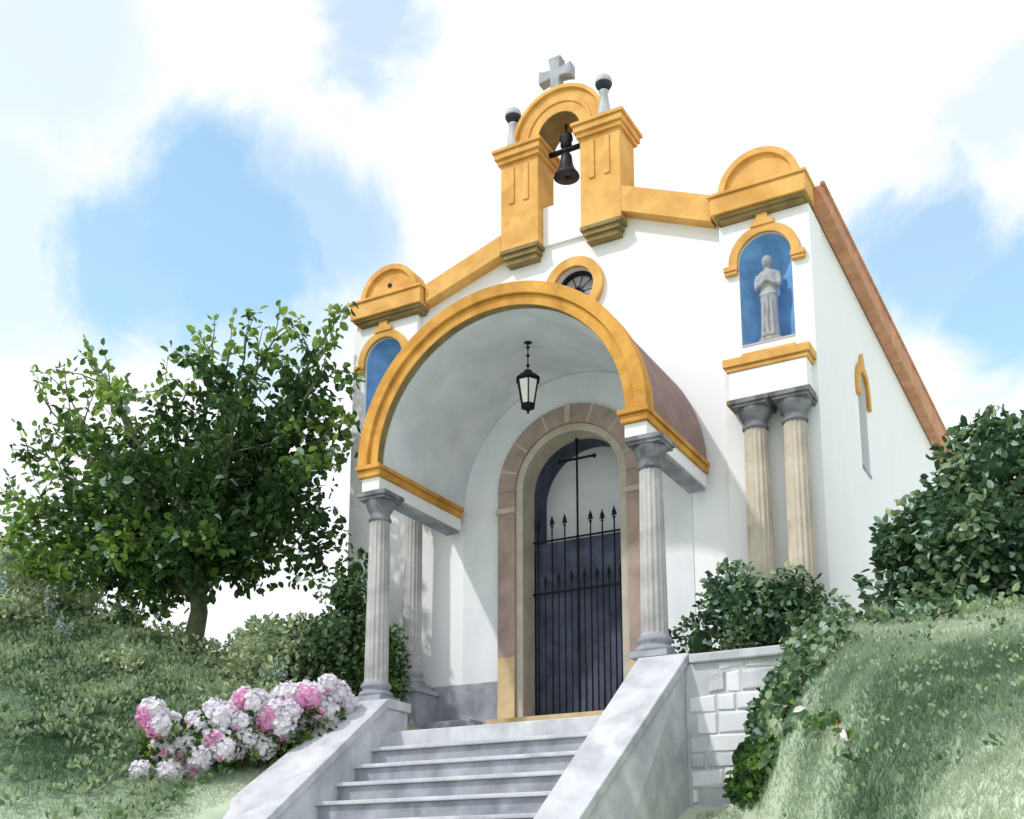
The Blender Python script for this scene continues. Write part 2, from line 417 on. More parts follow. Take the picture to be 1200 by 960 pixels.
# attic ledges with lunettes
for sx in (-1, 1):
    xa, xb = (2.36, 3.64) if sx > 0 else (-3.58, -2.26)
    m = MB(); m.box(xa, xb, -.30, .13, 6.55, 6.80)
    m.box(xa+.10, xb-.06, -.22, .12, 6.455, 6.548, 1); m.box(xa+.05, xb-.03, -.26, .125, 6.50, 6.5485, 1)
    m.box(xa-.03, xb+.02, -.33, .14, 6.802, 6.845)
    led = m.build('attic_ledge', [M['gold'], M['olive']], CH, bevel=.01)
    c = (xa+xb)/2 + (.0 if sx > 0 else .0); R = .50 if sx < 0 else .52
    l = MB(); l.prism([(c+R*math.cos(PI*i/30), 6.848+R*math.sin(PI*i/30)) for i in range(31)], -.16, .12)
    l.ring(c, 6.848, R-.05, R+.035, -.215, .10, mi=0)
    lu = l.build('lunette', [M['gold'], M['olive']], led, bevel=.006)
    if sx < 0:
        b = MB(); b.lathe([(.035, 0), (.04, .01), (.0, .03)], 0, 0, 12); b.v = [(c+v[0], -.165-v[2], 7.05+v[1]) for v in b.v]
        b.build('round_boss', M['navy'], lu)
# sloped copings
for sx in (-1, 1):
    if sx > 0: p = [(1.04, 7.10), (2.34, 6.53), (2.34, 6.93), (1.04, 7.50)]
    else: p = [(-2.24, 6.56), (-.90, 6.98), (-.90, 7.30), (-2.24, 6.86)]
    m = MB(); m.prism(p, -.20, .42); m.build('coping', M['gold'], CH, bevel=.012)
# bell gable
BG = MB(); BG.prism([(-.27, 7.0), (.41, 7.0), (.41, 7.62), (-.27, 7.62)], -.05, .2)
bgo = BG.build('bell_gable', M['white'], CH)
AX = .04
for (xa, xb) in ((-.90, -.275), (.415, 1.04)):
    m = MB(); m.box(xa, xb, -.20, .32, 7.02, 8.43)
    for q in (.30, .68):   # incised grooves drawn as raised fillets
        xc = xa+(xb-xa)*q
        m.box(xc-.045, xc+.045, -.222, -.2015, 7.75, 8.36)
    pr = m.build('bell_pier', M['gold'], bgo, bevel=.008)
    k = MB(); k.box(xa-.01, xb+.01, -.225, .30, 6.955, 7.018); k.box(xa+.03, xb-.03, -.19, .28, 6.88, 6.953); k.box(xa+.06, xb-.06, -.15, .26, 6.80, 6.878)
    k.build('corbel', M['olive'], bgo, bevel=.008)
    k = MB(); k.box(xa-.04, xb+.04, -.25, .37, 8.432, 8.50); k.box(xa-.07, xb+.07, -.29, .41, 8.502, 8.60); k.box(xa-.10, xb+.10, -.32, .44, 8.602, 8.655)
    k.build('cornice', M['gold'], bgo, bevel=.008)
a = MB(); CX = .075
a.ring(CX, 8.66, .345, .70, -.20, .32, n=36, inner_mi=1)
a.ring(CX, 8.66, .70, .76, -.25, .36, n=36)
a.ring(CX, 8.66, .50, .545, -.222, -.2015, n=36)
a.build('bell_arch', [M['gold'], M['olive']], bgo, bevel=.006)
for bx in (-.70, .80):
    m = MB(); m.lathe([(.125, 8.657), (.125, 8.69), (.10, 8.72), (.055, 9.06), (.075, 9.09), (.04, 9.12)], bx, -.18, 20)
    fb = m.build('ball_finial', M['whitegloss'], bgo)
    m = MB(); m.lathe([(.03, 9.115)]+[(.125*math.cos(t), 9.235+.125*math.sin(t)) for t in [(-80+i*10)*PI/180 for i in range(8)]], bx, -.18, 24); m.build('dark_band', M['navy'], fb)
    m = MB(); m.lathe([(.126*math.cos(t), 9.236+.126*math.sin(t)) for t in [(-12+i*10)*PI/180 for i in range(10)]]+[(.002, 9.363)], bx, -.18, 24); m.build('ball', M['whitegloss'], fb)
# cross on top
m = MB(); t = .085; cx, cz = -.07, 9.84
def flare(px, pz, dx, dz, l):
    ax, az = -dz, dx
    w0, w1 = .07, .105
    return [(px+ax*w0, pz+az*w0), (px+dx*l+ax*w1, pz+dz*l+az*w1), (px+dx*l-ax*w1, pz+dz*l-az*w1), (px-ax*w0, pz-az*w0)]
poly = [(-.07, -.46), (.07, -.46), (.075, -.07), (.19, -.085), (.27, -.11), (.27, .11), (.19, .085), (.075, .07), (.09, .19), (.105, .27), (-.105, .27), (-.09, .19), (-.075, .07), (-.19, .085), (-.27, .11), (-.27, -.11), (-.19, -.085), (-.075, -.07)]
m.prism([(cx+p[0], cz+p[1]) for p in poly], -.04, .13)
m.build('gable_cross', M['crossgrey'], bgo, bevel=.012)

# round window
m = MB(); m.ring(OX, OZ, OR+.003, OR+.15, -.075, -.003, a0=0, a1=2*PI, n=40)
ow = m.build('round_window', M['gold'], CH, bevel=.006)
m = MB(); m.ring(OX, OZ, OR-.055, OR-.002, .08, .13, a0=0, a1=2*PI, n=36)
for i in range(10):
    t_ = 2*PI*i/10; m.tube([(OX, .10, OZ), (OX+(OR-.04)*math.cos(t_), .10, OZ+(OR-.04)*math.sin(t_))], .008, 6)
m.ring(OX, OZ, .06, .085, .085, .12, a0=0, a1=2*PI, n=16)
m.build('spokes', M['iron'], ow)
m = MB(); m.prism(circ_poly(OX, OZ, OR-.005), .14, .15); m.build('pane', M['glass'], ow)

# wall dado and inner floor plinth
m = MB(); m.box(1.24, 2.40, -.035, -.003, -.5, .60); m.build('dado', M['grey'], CH, bevel=.008)
m = MB(); m.box(-2.40, -1.0, -.035, -.003, -.5, .60); m.box(-2.36, -1.2, -.40, -.037, -.5, -.02); m.box(-2.40, -1.28, -.34, -.038, -.018, .05)
m.build('dado', M['grey'], CH, bevel=.008)

# portal
m = MB(); m.ring(DX, DZ, .855, 1.13, -.10, -.003, n=44)
m.box(DX-1.13, DX-.855, -.10, -.003, .02, DZ-.001); m.box(DX+.855, DX+1.13, -.10, -.003, .02, DZ-.001)
sr = m.build('portal', M['stone'], CH, bevel=.012)
m = MB()      # lighter reveal ring
m.ring(DX, DZ, .745, .853, -.06, .30, n=44)
m.box(DX-.853, DX-.745, -.06, .30, .02, DZ-.001); m.box(DX+.745, DX+.853, -.06, .30, .02, DZ-.001)
m.build('reveal', M['stonelite'], sr, bevel=.008)
for a_ in (18, 45, 70, 112, 140, 163):
    t_ = math.radians(a_); c_, s_ = math.cos(t_), math.sin(t_); d = .02
    p = [(DX+r_*c_+k*d*s_, DZ+r_*s_-k*d*c_) for r_, k in ((.857, -1), (1.128, -1), (1.128, 1), (.857, 1))]
    m = MB(); m.prism(p, -.104, -.0995); m.build('joint', M['stonelite'], sr)
m = MB(); m.box(DX-.045, DX+.045, -.125, -.02, DZ+.86, DZ+1.14); m.build('keystone', M['stonelite'], sr, bevel=.006)
for q in (-1, 1):
    m = MB(); xa, xb = sorted((DX+q*.84, DX+q*1.15)); m.box(xa, xb, -.135, -.02, DZ-.32, DZ-.24)
    m.build('impost', M['stonelite'], sr, bevel=.01)
m = MB(); m.box(-1.04, 1.30, -.34, .3, -.16, .018); m.box(-.99, -.72, -.112, -.101, .02, .9); m.box(DX+.86, DX+1.12, -.112, -.101, .02, .7)
m.build('threshold', M['sand'], sr, bevel=.015)
# behind the gate: tunnel coloured dark for shade, pale wall for the lit room
m = MB()
pts = arch_poly(DX, DZ, .80, .0); 
def tunnel(mb, poly, y0, y1, mi):
    k = len(poly); mb.add([(p[0], y0, p[1]) for p in poly]+[(p[0], y1, p[1]) for p in poly], [(i, (i+1) % k, k+(i+1) % k, k+i) for i in range(k)], mi)
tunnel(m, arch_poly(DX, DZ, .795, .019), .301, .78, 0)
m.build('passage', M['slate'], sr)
m = MB(); m.plate([arch_poly(DX, DZ, .82, .02)], .782, .84); m.build('lit_room_standin', M['lilac'], sr)  # added pale wall, set close to the mouth in place of a lit room
# gate
m = MB(); gx0, gx1 = DX-.742, DX+.742
m.box(gx0+.002, gx1-.002, .335, .365, .025, 2.60); gp = m.build('gate', M['slate'], CH)
m = MB()
for z, h in ((2.60, .022), (1.84, .028), (.08, .03)): m.box(gx0, gx1, .235, .262, z-h/2, z+h/2)
m.box(DX-.045, DX-.015, .222, .25, .02, 2.62)
m.build('rail', M['iron'], gp)
def spear(mb, x, z0, z1, r=.0105, y=.25, hs=1.0):
    mb.tube([(x, y, z0), (x, y, z1)], r, 6)
    mb.lathe([(.010*hs, 0), (.026*hs, .015), (.012*hs, .03), (.012*hs, .045), (.034*hs, .085), (.012*hs, .15), (.001, .19)], x, y, 8, cz=z1-.01)
    mb.tube([(x-.04*hs, y, z1+.045), (x+.04*hs, y, z1+.045)], .011*hs, 6)
tall = [-.50, -.33, -.17, .33-.05, .46, .64, .80]
tall = [DX+d for d in (-.66, -.44, -.24, .16, .34, .52, .68)]
for x in tall:
    m = MB(); spear(m, x, .05, 2.78+random.uniform(-.02, .02), .0115); m.build('bar', M['iron'], gp)
for x in [DX+d for d in (-.55, -.34, -.14, .06, .25, .43, .60)]:
    m = MB(); spear(m, x, .05, 1.96+random.uniform(-.02, .03), .009, .248, .8); m.build('short_bar', M['iron'], gp)
m = MB(); X = DX-.03
m.tube([(X, .235, .03), (X, .235, 4.02)], .016, 8); m.tube([(X-.29, .225, 3.74), (X+.29, .225, 3.74)], .019, 8)
for (x_, z_) in ((X-.27, 3.74), (X+.27, 3.74), (X, 4.02)): m.lathe([(.002, -.04), (.03, -.01), (.03, .01), (.002, .04)], x_, .235, 10, cz=z_)
m.build('gate_cross', M['iron'], gp)

# porch
PX, PZ = .13, 3.17; RI, RO = 1.76, 1.98; PY = -2.15
m = MB(); m.ring(PX, PZ, RI+.012, RO+.03, PY+.10, -.13, n=56)
po = m.build('porch', M['mauve'], CH)
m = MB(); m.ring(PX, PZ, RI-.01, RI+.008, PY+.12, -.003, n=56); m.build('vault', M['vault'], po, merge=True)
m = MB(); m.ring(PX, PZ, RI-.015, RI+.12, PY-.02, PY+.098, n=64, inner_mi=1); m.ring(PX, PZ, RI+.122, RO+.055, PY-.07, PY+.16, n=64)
m.build('arch_trim', [M['golddeep'], M['olive']], po, bevel=.008)  # inner face in the darker ochre, soffit shade painted in
# tympanum wall lining under the vault (coloured slightly greyer) stands on the facade wall
tw = [(PX-1.745, -.45), (DX-1.10, -.45), (DX-1.10, DZ)] + [(DX-1.10*math.cos(PI*i/24), DZ+1.10*math.sin(PI*i/24)) for i in range(1, 24)] + [(DX+1.10, DZ), (DX+1.10, -.45), (PX+1.745, -.45), (PX+1.745, PZ)] + [(PX+1.745*math.cos(PI*i/30), PZ+1.745*math.sin(PI*i/30)) for i in range(1, 30)] + [(PX-1.745, PZ)]
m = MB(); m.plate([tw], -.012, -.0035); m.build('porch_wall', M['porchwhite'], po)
for sx in (-1, 1):
    xi, xo = PX+sx*(RI-.035), PX+sx*(RO+.02)
    xa, xb = sorted((xi, xo))
    m = MB(); m.box(xa, xb, PY, -.125 if sx<0 else -.125, 2.84, PZ-.155); b = m.build('beam', M['white'], po, bevel=.008)
    m = MB(); m.box(xa-.03, xb+.03, PY-.05, -.126, PZ-.153, PZ-.06); m.box(xa-.055, xb+.055, PY-.09, -.127, PZ-.058, PZ-.002); m.build('beam_trim', M['golddeep'], b, bevel=.008)
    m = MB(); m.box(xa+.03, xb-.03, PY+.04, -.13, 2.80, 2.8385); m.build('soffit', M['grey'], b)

# columns (origin at base centre)
def fl(i, z, n): return .065*(1 if i % 3 == 1 else 0)
def make_column(height, r, matshaft, matcap):
    H = height; prof = [(r*1.06, .26)] + [(r*(1.0-.14*(k/10)**1.4), .30+(H-.30-.36)*k/10) for k in range(11)]
    m = MB(); m.lathe(prof, 0, 0, 60, flute=lambda i, z: (.0 if (z < .28) else (.075 if i % 4 in (1, 2) else 0)))
    o = m.build('column', matshaft, None)
    for p in o.data.polygons: p.use_smooth = False
    b = MB(); b.box(-r*1.45, r*1.45, -r*1.45, r*1.45, 0, .07)
    b.lathe([(r*1.38, .071), (r*1.45, .095), (r*1.38, .13), (r*1.14, .145), (r*1.12, .17), (r*1.26, .19), (r*1.3, .215), (r*1.2, .24), (r*1.05, .262)], 0, 0, 32)
    b.build('base', matcap[1], o)
    c = MB(); z = H-.37
    rr = r*.86
    c.lathe([(rr, z), (rr*1.15, z+.02), (rr*1.15, z+.045), (rr*1.0, z+.06), (rr*1.02, z+.13), (rr*1.22, z+.15), (rr*1.22, z+.17), (rr*1.3, z+.18), (rr*1.48, z+.25), (rr*1.5, z+.275)], 0, 0, 32)
    c.box(-rr*1.54, rr*1.54, -rr*1.54, rr*1.54, z+.277, z+.315); c.box(-rr*1.7, rr*1.7, -rr*1.7, rr*1.7, z+.317, H)
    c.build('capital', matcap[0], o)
    return o
def place(o, x, y, z, label=None):
    o.parent = CH; o.location = (x, y, z)
    return o
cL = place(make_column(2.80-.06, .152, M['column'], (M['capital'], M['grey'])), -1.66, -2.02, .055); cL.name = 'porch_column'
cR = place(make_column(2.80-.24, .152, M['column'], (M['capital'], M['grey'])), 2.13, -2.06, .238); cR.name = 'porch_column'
cB = place(make_column(3.0, .14, M['column'], (M['capital'], M['grey'])), -2.24, -.38, .52); cB.name = 'rear_column'
pd = MB(); pd.box(-2.47, -2.03, -.58, -.037, -.5, .50); pd.box(-2.51, -1.99, -.62, -.037, .455, .518); pd.build('pedestal', M['grey'], cB, loc=(0,0,0)).matrix_parent_inverse = Matrix.Translation((2.24, .38, -.52))
tw1 = make_column(3.62, .165, M['columnwarm'], (M['capital'], M['grey'])); tw1.name = 'niche_column'; place(tw1, 2.86, -.335, .14)
for x in (3.36,):
    c = copy_tree(tw1); c.location = (x, -.335, .14)
for xa, xb in ((2.52, 3.66),):
    m = MB(); m.box(xa, xb, -.60, -.123, -.3, .138); m.build('column_plinth', M['greylite'], CH)

# ------------------------------------------------------------------ lantern
LX, LY = .06, -1.15
la = empty('hanging_lantern', (LX, LY, 3.93)); tag(la, 'black iron lantern with white glass hanging from the porch vault', 'lantern')
def L_(mb, name, m_): 
    return mb.build(name, m_, la)
m = MB(); m.lathe([(.055, .985), (.06, 1.0), (.02, .99)], 0, 0, 12); m.tube([(0, 0, .58), (0, 0, 1.0)], .009, 6)
for z in (.66, .80, .92): m.lathe([(.004, -.03), (.024, -.008), (.024, .008), (.004, .03)], 0, 0, 10, cz=z)
L_(m, 'chain', M['iron'])
m = MB(); m.lathe([(.175, .445), (.18, .46), (.10, .535), (.06, .555), (.06, .58), (.02, .60)], 0, 0, 6); m.smooth = [False]*len(m.f); L_(m, 'cap', M['iron'])
m = MB()
for i in range(6):
    a_ = 2*PI*i/6; a2 = 2*PI*(i+1)/6
    T = lambda r_, z_, q: (r_*math.cos(q), r_*math.sin(q), z_)
    m.tube([T(.15, .445, a_), T(.09, .10, a_)], .0105, 6)
    m.tube([T(.15, .44, a_), T(.15, .44, a2)], .011, 6); m.tube([T(.09, .10, a_), T(.09, .10, a2)], .011, 6)
L_(m, 'frame', M['iron'])
m = MB(); m.lathe([(.084, .102), (.143, .44)], 0, 0, 6, closed=False); m.smooth = [False]*len(m.f); L_(m, 'glass', M['lampglass'])
m = MB(); m.lathe([(.002, -.03), (.02, -.01), (.015, .01), (.04, .03), (.10, .06), (.105, .095), (.09, .10)], 0, 0, 6); L_(m, 'bottom_finial', M['iron'])

# ------------------------------------------------------------------ bell
be = empty('church_bell', (.07, .06, 8.0)); tag(be, 'dark bronze bell hanging from a beam in the bell gable arch', 'bell')
be.scale = (1.05, 1.05, .88); be.location.z = 8.08
m = MB(); m.lathe([(.165, 0), (.185, .012), (.18, .04), (.135, .12), (.10, .22), (.085, .32), (.08, .40), (.06, .44), (.002, .455)], 0, 0, 28)
m.build('bell_body', M['bronze'], be)
m = MB(); m.tube([(-.35, 0, .52), (.35, 0, .52)], .042, 8); m.tube([(0, 0, .44), (0, 0, .58)], .05, 8); m.build('yoke', M['iron'], be)
m = MB(); m.lathe([(.055, .56), (.085, .60), (.08, .68), (.10, .72), (.09, .80), (.04, .84)], 0, 0, 12); m.tube([(0, 0, .82), (0, 0, 1.0)], .02, 6); m.build('counterweight', M['bronze'], be)
m = MB(); m.tube([(0, 0, .4), (0.01, 0, .03)], .012, 6); m.lathe([(.002, -.05), (.035, -.03), (.035, .0), (.01, .03)], .01, 0, 10, cz=.0); m.build('clapper', M['iron'], be)

# ------------------------------------------------------------------ statue in the niche (robed figure, hands folded)
def make_statue():
    bm = bmesh.new()
    def loft(secs, n=20):
        rings = []
        for (cx, cy, z, rx, ry) in secs:
            rings.append([bm.verts.new((cx+rx*math.cos(2*PI*i/n), cy+ry*math.sin(2*PI*i/n), z)) for i in range(n)])
        for a, b in zip(rings, rings[1:]):
            for i in range(n): bm.faces.new((a[i], a[(i+1) % n], b[(i+1) % n], b[i]))
        bm.faces.new(list(reversed(rings[0]))); bm.faces.new(rings[-1])
    def limb(pts, rs, n=12):
        pts = [Vector(p) for p in pts]; rings = []
        for i, p in enumerate(pts):
            d = (pts[min(i+1, len(pts)-1)]-pts[max(0, i-1)]).normalized(); a = d.cross(Vector((0, 1, .2))).normalized(); b = d.cross(a)
            rings.append([bm.verts.new(p+(a*math.cos(2*PI*k/n)+b*math.sin(2*PI*k/n))*rs[i]) for k in range(n)])
        for a, b in zip(rings, rings[1:]):
            for i in range(n): bm.faces.new((a[i], a[(i+1) % n], b[(i+1) % n], b[i]))
        bm.faces.new(list(reversed(rings[0]))); bm.faces.new(rings[-1])
    loft([(0, 0, .0, .17, .13), (0, 0, .05, .17, .13), (0, 0, .06, .135, .105), (0, 0, .30, .120, .09), (0, 0, .52, .115, .085), (0, 0, .66, .122, .082), (0, 0, .74, .112, .075),
          (0, 0, .86, .135, .08), (0, 0, .95, .148, .078), (0, 0, .985, .12, .07), (0, 0, 1.01, .055, .05), (0, -.005, 1.05, .04, .042)])
    loft([(0, -.005, 1.03, .035, .04), (0, -.01, 1.055, .055, .06), (0, -.012, 1.09, .070, .075), (0, -.012, 1.13, .076, .082), (0, -.008, 1.17, .070, .076), (0, -.004, 1.20, .045, .05), (0, 0, 1.213, .012, .014)])
    limb([(0, -.082, 1.125), (0, -.10, 1.10), (0, -.085, 1.09)], [.008, .013, .008])     # nose
    limb([(-.025, -.075, 1.075), (0, -.083, 1.072), (.025, -.075, 1.075)], [.006, .009, .006])
    limb([(-.05, -.065, 1.14), (0, -.088, 1.145), (.05, -.065, 1.14)], [.008, .010, .008])  # brow
    for s in (-1, 1):
        limb([(s*.125, 0, .95), (s*.155, -.01, .86), (s*.15, -.03, .77), (s*.09, -.09, .79), (s*.02, -.115, .83)], [.045, .042, .040, .032, .024])
        limb([(s*.02, -.115, .82), (s*.008, -.13, .89)], [.022, .014])                       # praying hands
        limb([(s*.05, -.09, .55), (s*.06, -.10, .30), (s*.07, -.105, .07)], [.016, .02, .028])
    limb([(-.12, -.05, .66), (0, -.085, .655), (.12, -.05, .66)], [.014, .016, .014])
    limb([(0, -.10, .64), (.01, -.105, .42)], [.014, .010])
    limb([(0, -.10, .5), (-.01, -.115, .25), (0, -.12, .07)], [.012, .018, .026])
    limb([(-.05, -.10, .075), (-.05, -.15, .065)], [.03, .02]); limb([(.05, -.10, .075), (.05, -.15, .065)], [.03, .02])
    me = bpy.data.meshes.new('saint_statue'); bm.to_mesh(me); bm.free()
    me.materials.append(M['statue'])
    o = bpy.data.objects.new('saint_statue', me); COL.objects.link(o)
    r = o.modifiers.new('r', 'REMESH'); r.mode = 'VOXEL'; r.voxel_size = .009; r.use_smooth_shade = True
    s = o.modifiers.new('s', 'SMOOTH'); s.factor = .5; s.iterations = 3
    return o
st = make_statue(); st.location = (NC, -.01, NB+.008); st.scale = (.96, .95, 1.02)
tag(st, 'grey stone statue of a robed figure with folded hands in the blue niche', 'statue')

# ------------------------------------------------------------------ stairs
sx0, sx1 = -1.40, 2.12; RISE, TREAD = .235, .33
S = empty('stone_staircase', (0, -2.2, -.35)); tag(S, 'pale grey stone staircase with sloping parapets climbing to the porch', 'staircase')
def SB(mb, name, m_, bevel=0):
    return mb.build(name, m_, S, loc=(0, 0, 0), bevel=bevel)
def shift(mb): mb.v = [(v[0], v[1]+2.2, v[2]+.35) for v in mb.v]; return mb
m = MB(); m.box(-2.36, 2.9, -2.20, -.405, -.75, -.35); SB(shift(m), 'landing', M['greylite'], .012)
for k in range(1, 15):
    y1 = -2.2-TREAD*(k-1)-.003; y0 = -2.2-TREAD*k; z = -.35-RISE*k
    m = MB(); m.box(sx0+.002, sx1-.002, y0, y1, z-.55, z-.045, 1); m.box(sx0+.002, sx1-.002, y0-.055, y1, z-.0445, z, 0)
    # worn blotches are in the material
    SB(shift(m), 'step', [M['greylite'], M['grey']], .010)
def parapet(xa, xb, xa2, xb2, z0, slope, yb=-2.28, L=4.6):
    ye = yb-L; ze = z0-slope*L; k = 1
    XA, XB = xa+(xa2-xa)*L/1.9, xb+(xb2-xb)*L/1.9
    m = MB(); i = .04
    m.hexa([(xa+i, ye, ze-1.6), (xb-i, ye, ze-1.6), (xb-i, yb, -1.6), (xa+i, yb, -1.6)],
           [(XA+i, ye, ze-.12), (XB-i, ye, ze-.12), (xb-i, yb, z0-.12), (xa+i, yb, z0-.12)])
    m.box(xa+i, xb-i, yb+.002, -1.80, -1.6, z0-.122)
    p = SB(shift(m), 'parapet', M['greylite'], .01)
    m = MB()
    m.hexa([(XA, ye, ze-.12), (XB, ye, ze-.12), (xb, yb, z0-.12), (xa, yb, z0-.12)], [(XA, ye, ze), (XB, ye, ze), (xb, yb, z0), (xa, yb, z0)])
    m.hexa([(xa, yb+.001, z0-.12), (xb, yb+.001, z0-.12), (xb, -1.78, z0-.12), (xa, -1.78, z0-.12)], [(xa, yb+.001, z0), (xb, yb+.001, z0), (xb, -1.78, z0), (xa, -1.78, z0)])
    c = shift(m).build('coping_slab', M['greylite'], p, bevel=.012)
    return p
parapet(-1.88, -1.28, -2.22, -1.34, .052, .76)
parapet(2.02, 2.60, 1.93, 2.42, .235, .82)

# retaining wall of rough stones to the right of the stairs
RW = MB(); RW.box(2.562, 3.7, -2.30, -2.06, -1.7, .10)
rw = RW.build('retaining_wall', M['greylite'], None, loc=(3.1, -2.2, -1.6)); tag(rw, 'low rough stone retaining wall between the parapet and the ivy bank', 'wall')
m = MB(); m.box(2.63, 3.75, -2.37, -2.04, .102, .20); cp = m.build('wall_coping', M['greylite'], rw, loc=(0, 0, 0), bevel=.015); cp.location = (-3.1, 2.2, 1.6)
m = MB(); random.seed(3); z = -1.55
row = 0
while z < .06:
    h = random.uniform(.16, .24); x = 2.60 - (.12 if row % 2 else 0)
    h = min(h, .085-z+.001) if z+h > .09 else h
    if h < .05: break
    while x < 3.7:
        w = random.uniform(.16, .48)
        xa, xb = max(2.60, x), min(3.7, x+w-.02)
        if xb-xa > .06 and random.random() < .85:
            j = [random.uniform(-.022, .022) for _ in range(8)]; d = random.uniform(.008, .03)
            m.hexa([(xa, -2.302, z), (xb, -2.302, z+j[0]), (xb, -2.302, z+h-.02), (xa, -2.302, z+h-.02+j[1])][::-1],
                   [(xa+.015, -2.302-d, z+.015), (xb-.015, -2.302-d, z+.015+j[2]), (xb-.015, -2.302-d, z+h-.04), (xa+.015, -2.302-d, z+h-.04+j[3])][::-1], random.choice([0, 0, 1]))
        x += w
    z += h; row += 1
s_ = m.build('stones', [M['porchwhite'], M['greylite']], rw, bevel=.02); s_.location = (-3.1, 2.2, 1.6)

# ------------------------------------------------------------------ vegetation
def rdir(): 
    z = random.uniform(-1, 1); a = random.uniform(0, 2*PI); r = math.sqrt(1-z*z); return Vector((r*math.cos(a), r*math.sin(a), z))
def leafcluster(mb, c, R, n, l, w, pick, squash=.8, shell=.35):
    for _ in range(n):
        d = rdir(); rr = R*(shell+(1-shell)*random.random()**.6)
        p = c+Vector((d.x*rr, d.y*rr, d.z*rr*squash))
        ld = (d*.6+rdir()*.8+Vector((0, 0, -.15))); nn = d*.5+rdir()*.7+Vector((0, 0, .5))
        s = random.uniform(.65, 1.25)
        mb.leaf(p, ld, nn, l*s, w*s, pick(p, d))

def tree():
    random.seed(21)
    base = Vector((-5.81, -1.0, 1.25))
    T = empty('broadleaf_tree', base); tag(T, 'broad leafy green tree with open branch tips left of the chapel', 'tree')
    tr = MB(); br = MB(); lf = MB(); ext = MB()
    fork = Vector((0, 0, .98))
    tr.tube([Vector((0, 0, -.3)), Vector((0, 0, 0)), Vector((-.03, 0, .3)), Vector((.03, .02, .7)), fork], [.24, .19, .155, .135, .12], 12)
    tips = [(-.2, .2, 5.75), (1.2, .1, 5.3), (2.3, .1, 5.15), (-2.6, -.3, 5.7), (-4.3, .2, 5.25), (-4.9, .1, 3.3), (-4.7, -.4, 2.35), (-5.1, .2, 2.75), (.9, -.2, 4.85), (2.5, -.2, 4.2), (2.45, -.5, 2.3), (2.1, -.3, 1.15), (-1.9, .6, 1.3), (-3.2, -.6, 1.6), (.5, .9, 3.9), (-1.1, -1.1, 4.4), (-2.0, .9, 4.2), (1.5, -1.0, 3.0), (-.4, -1.3, 2.6), (-1.5, -1.2, 2.3), (1.6, 1.0, 3.6), (.7, -.9, 1.5), (-3.6, .5, 4.1), (1.75, .4, 4.9), (-1.3, .3, 5.0), (2.45, .1, 3.3), (1.4, -1.0, 1.4), (2.0, .3, 4.5), (-.9, 1.2, 3.2), (-3.2, -.2, 5.0), (-4.2, -.3, 4.2), (.3, .1, 5.3), (-3.9, -.5, 2.9), (-.8, -1.0, 1.5)]
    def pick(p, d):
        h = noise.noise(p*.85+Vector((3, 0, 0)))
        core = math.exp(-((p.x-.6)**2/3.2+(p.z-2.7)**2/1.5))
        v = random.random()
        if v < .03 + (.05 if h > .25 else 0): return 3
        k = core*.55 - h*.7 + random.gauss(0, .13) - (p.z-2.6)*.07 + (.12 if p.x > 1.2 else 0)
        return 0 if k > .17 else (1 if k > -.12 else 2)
    for ti, t in enumerate(tips):
        tip = Vector((t[0]*(.93 if t[0] < 0 else 1), t[1], max(1.35, t[2]) if t[2] < 3.5 else 3.5+(t[2]-3.5)*.80)); mid = fork.lerp(tip, .5)+Vector((random.uniform(-.2, .2), random.uniform(-.2, .2), random.uniform(.0, .35)))
        pts = []
        for i in range(9):
            u = i/8; p = fork*(1-u)**2+mid*2*u*(1-u)+tip*u*u
            if 0 < i < 8: p = p+rdir()*.06
            pts.append(p)
        rads = [.075*(1-.9*(i/8))+.006 for i in range(9)]
        br.tube(pts, rads, 7)
        # twigs with leaf sprays
        L = (tip-fork).length
        for i in range(2, 9):
            dens = 1.0-(i-2)/7*.55
            for k in range(3 if i < 8 else 1):
                d = (rdir()+ (tip-fork).normalized()*.9).normalized(); ln = random.uniform(.25, .80)
                q = pts[i]+d*ln
                br.tube([pts[i], pts[i].lerp(q, .5)+rdir()*.05, q], [.014, .010, .005], 5)
                for s in (.45, .75, 1.0):
                    c = pts[i].lerp(q, s)
                    leafcluster(lf, c, .20 if i < 7 else .12, int(7*dens*(.8+.4*random.random())) + 2, .15, .098, pick)
        dv = (tip-fork).normalized()*.6+Vector((0, 0, .5))
        q = tip+dv*random.uniform(.35, .7)
        if tip.z > 2 and q.x < 2.55:
            br.tube([tip, tip.lerp(q, .5)+rdir()*.05, q], [.010, .008, .004], 5)
            for k in range(9):
                c = tip.lerp(q, k/8)+rdir()*.05; lf.leaf(c, rdir()+dv, rdir(), .13, .085, pick(c, dv))
    # fuller heart of the crown
    for _ in range(44):
        d = rdir(); c = Vector((-.55+d.x*2.7*random.random()**.5, d.y*1.2, 2.8+d.z*1.25*random.random()**.5))
        if noise.noise(c*1.3) < .0: continue
        leafcluster(lf, c, .33, 36, .155, .10, pick, shell=.1)
    # right side hanging mass next to the chapel
    for _ in range(44):
        c = Vector((random.uniform(1.1, 2.5), random.uniform(-.5, .3), random.uniform(.9, 3.3)))
        leafcluster(lf, c, .27, 22, .13, .085, pick, shell=.1)
    trk = tr.build('trunk', M['bark'], T); br.build('limbs', M['bark'], T)
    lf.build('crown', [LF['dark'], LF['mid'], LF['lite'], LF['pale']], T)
    return T
tree()

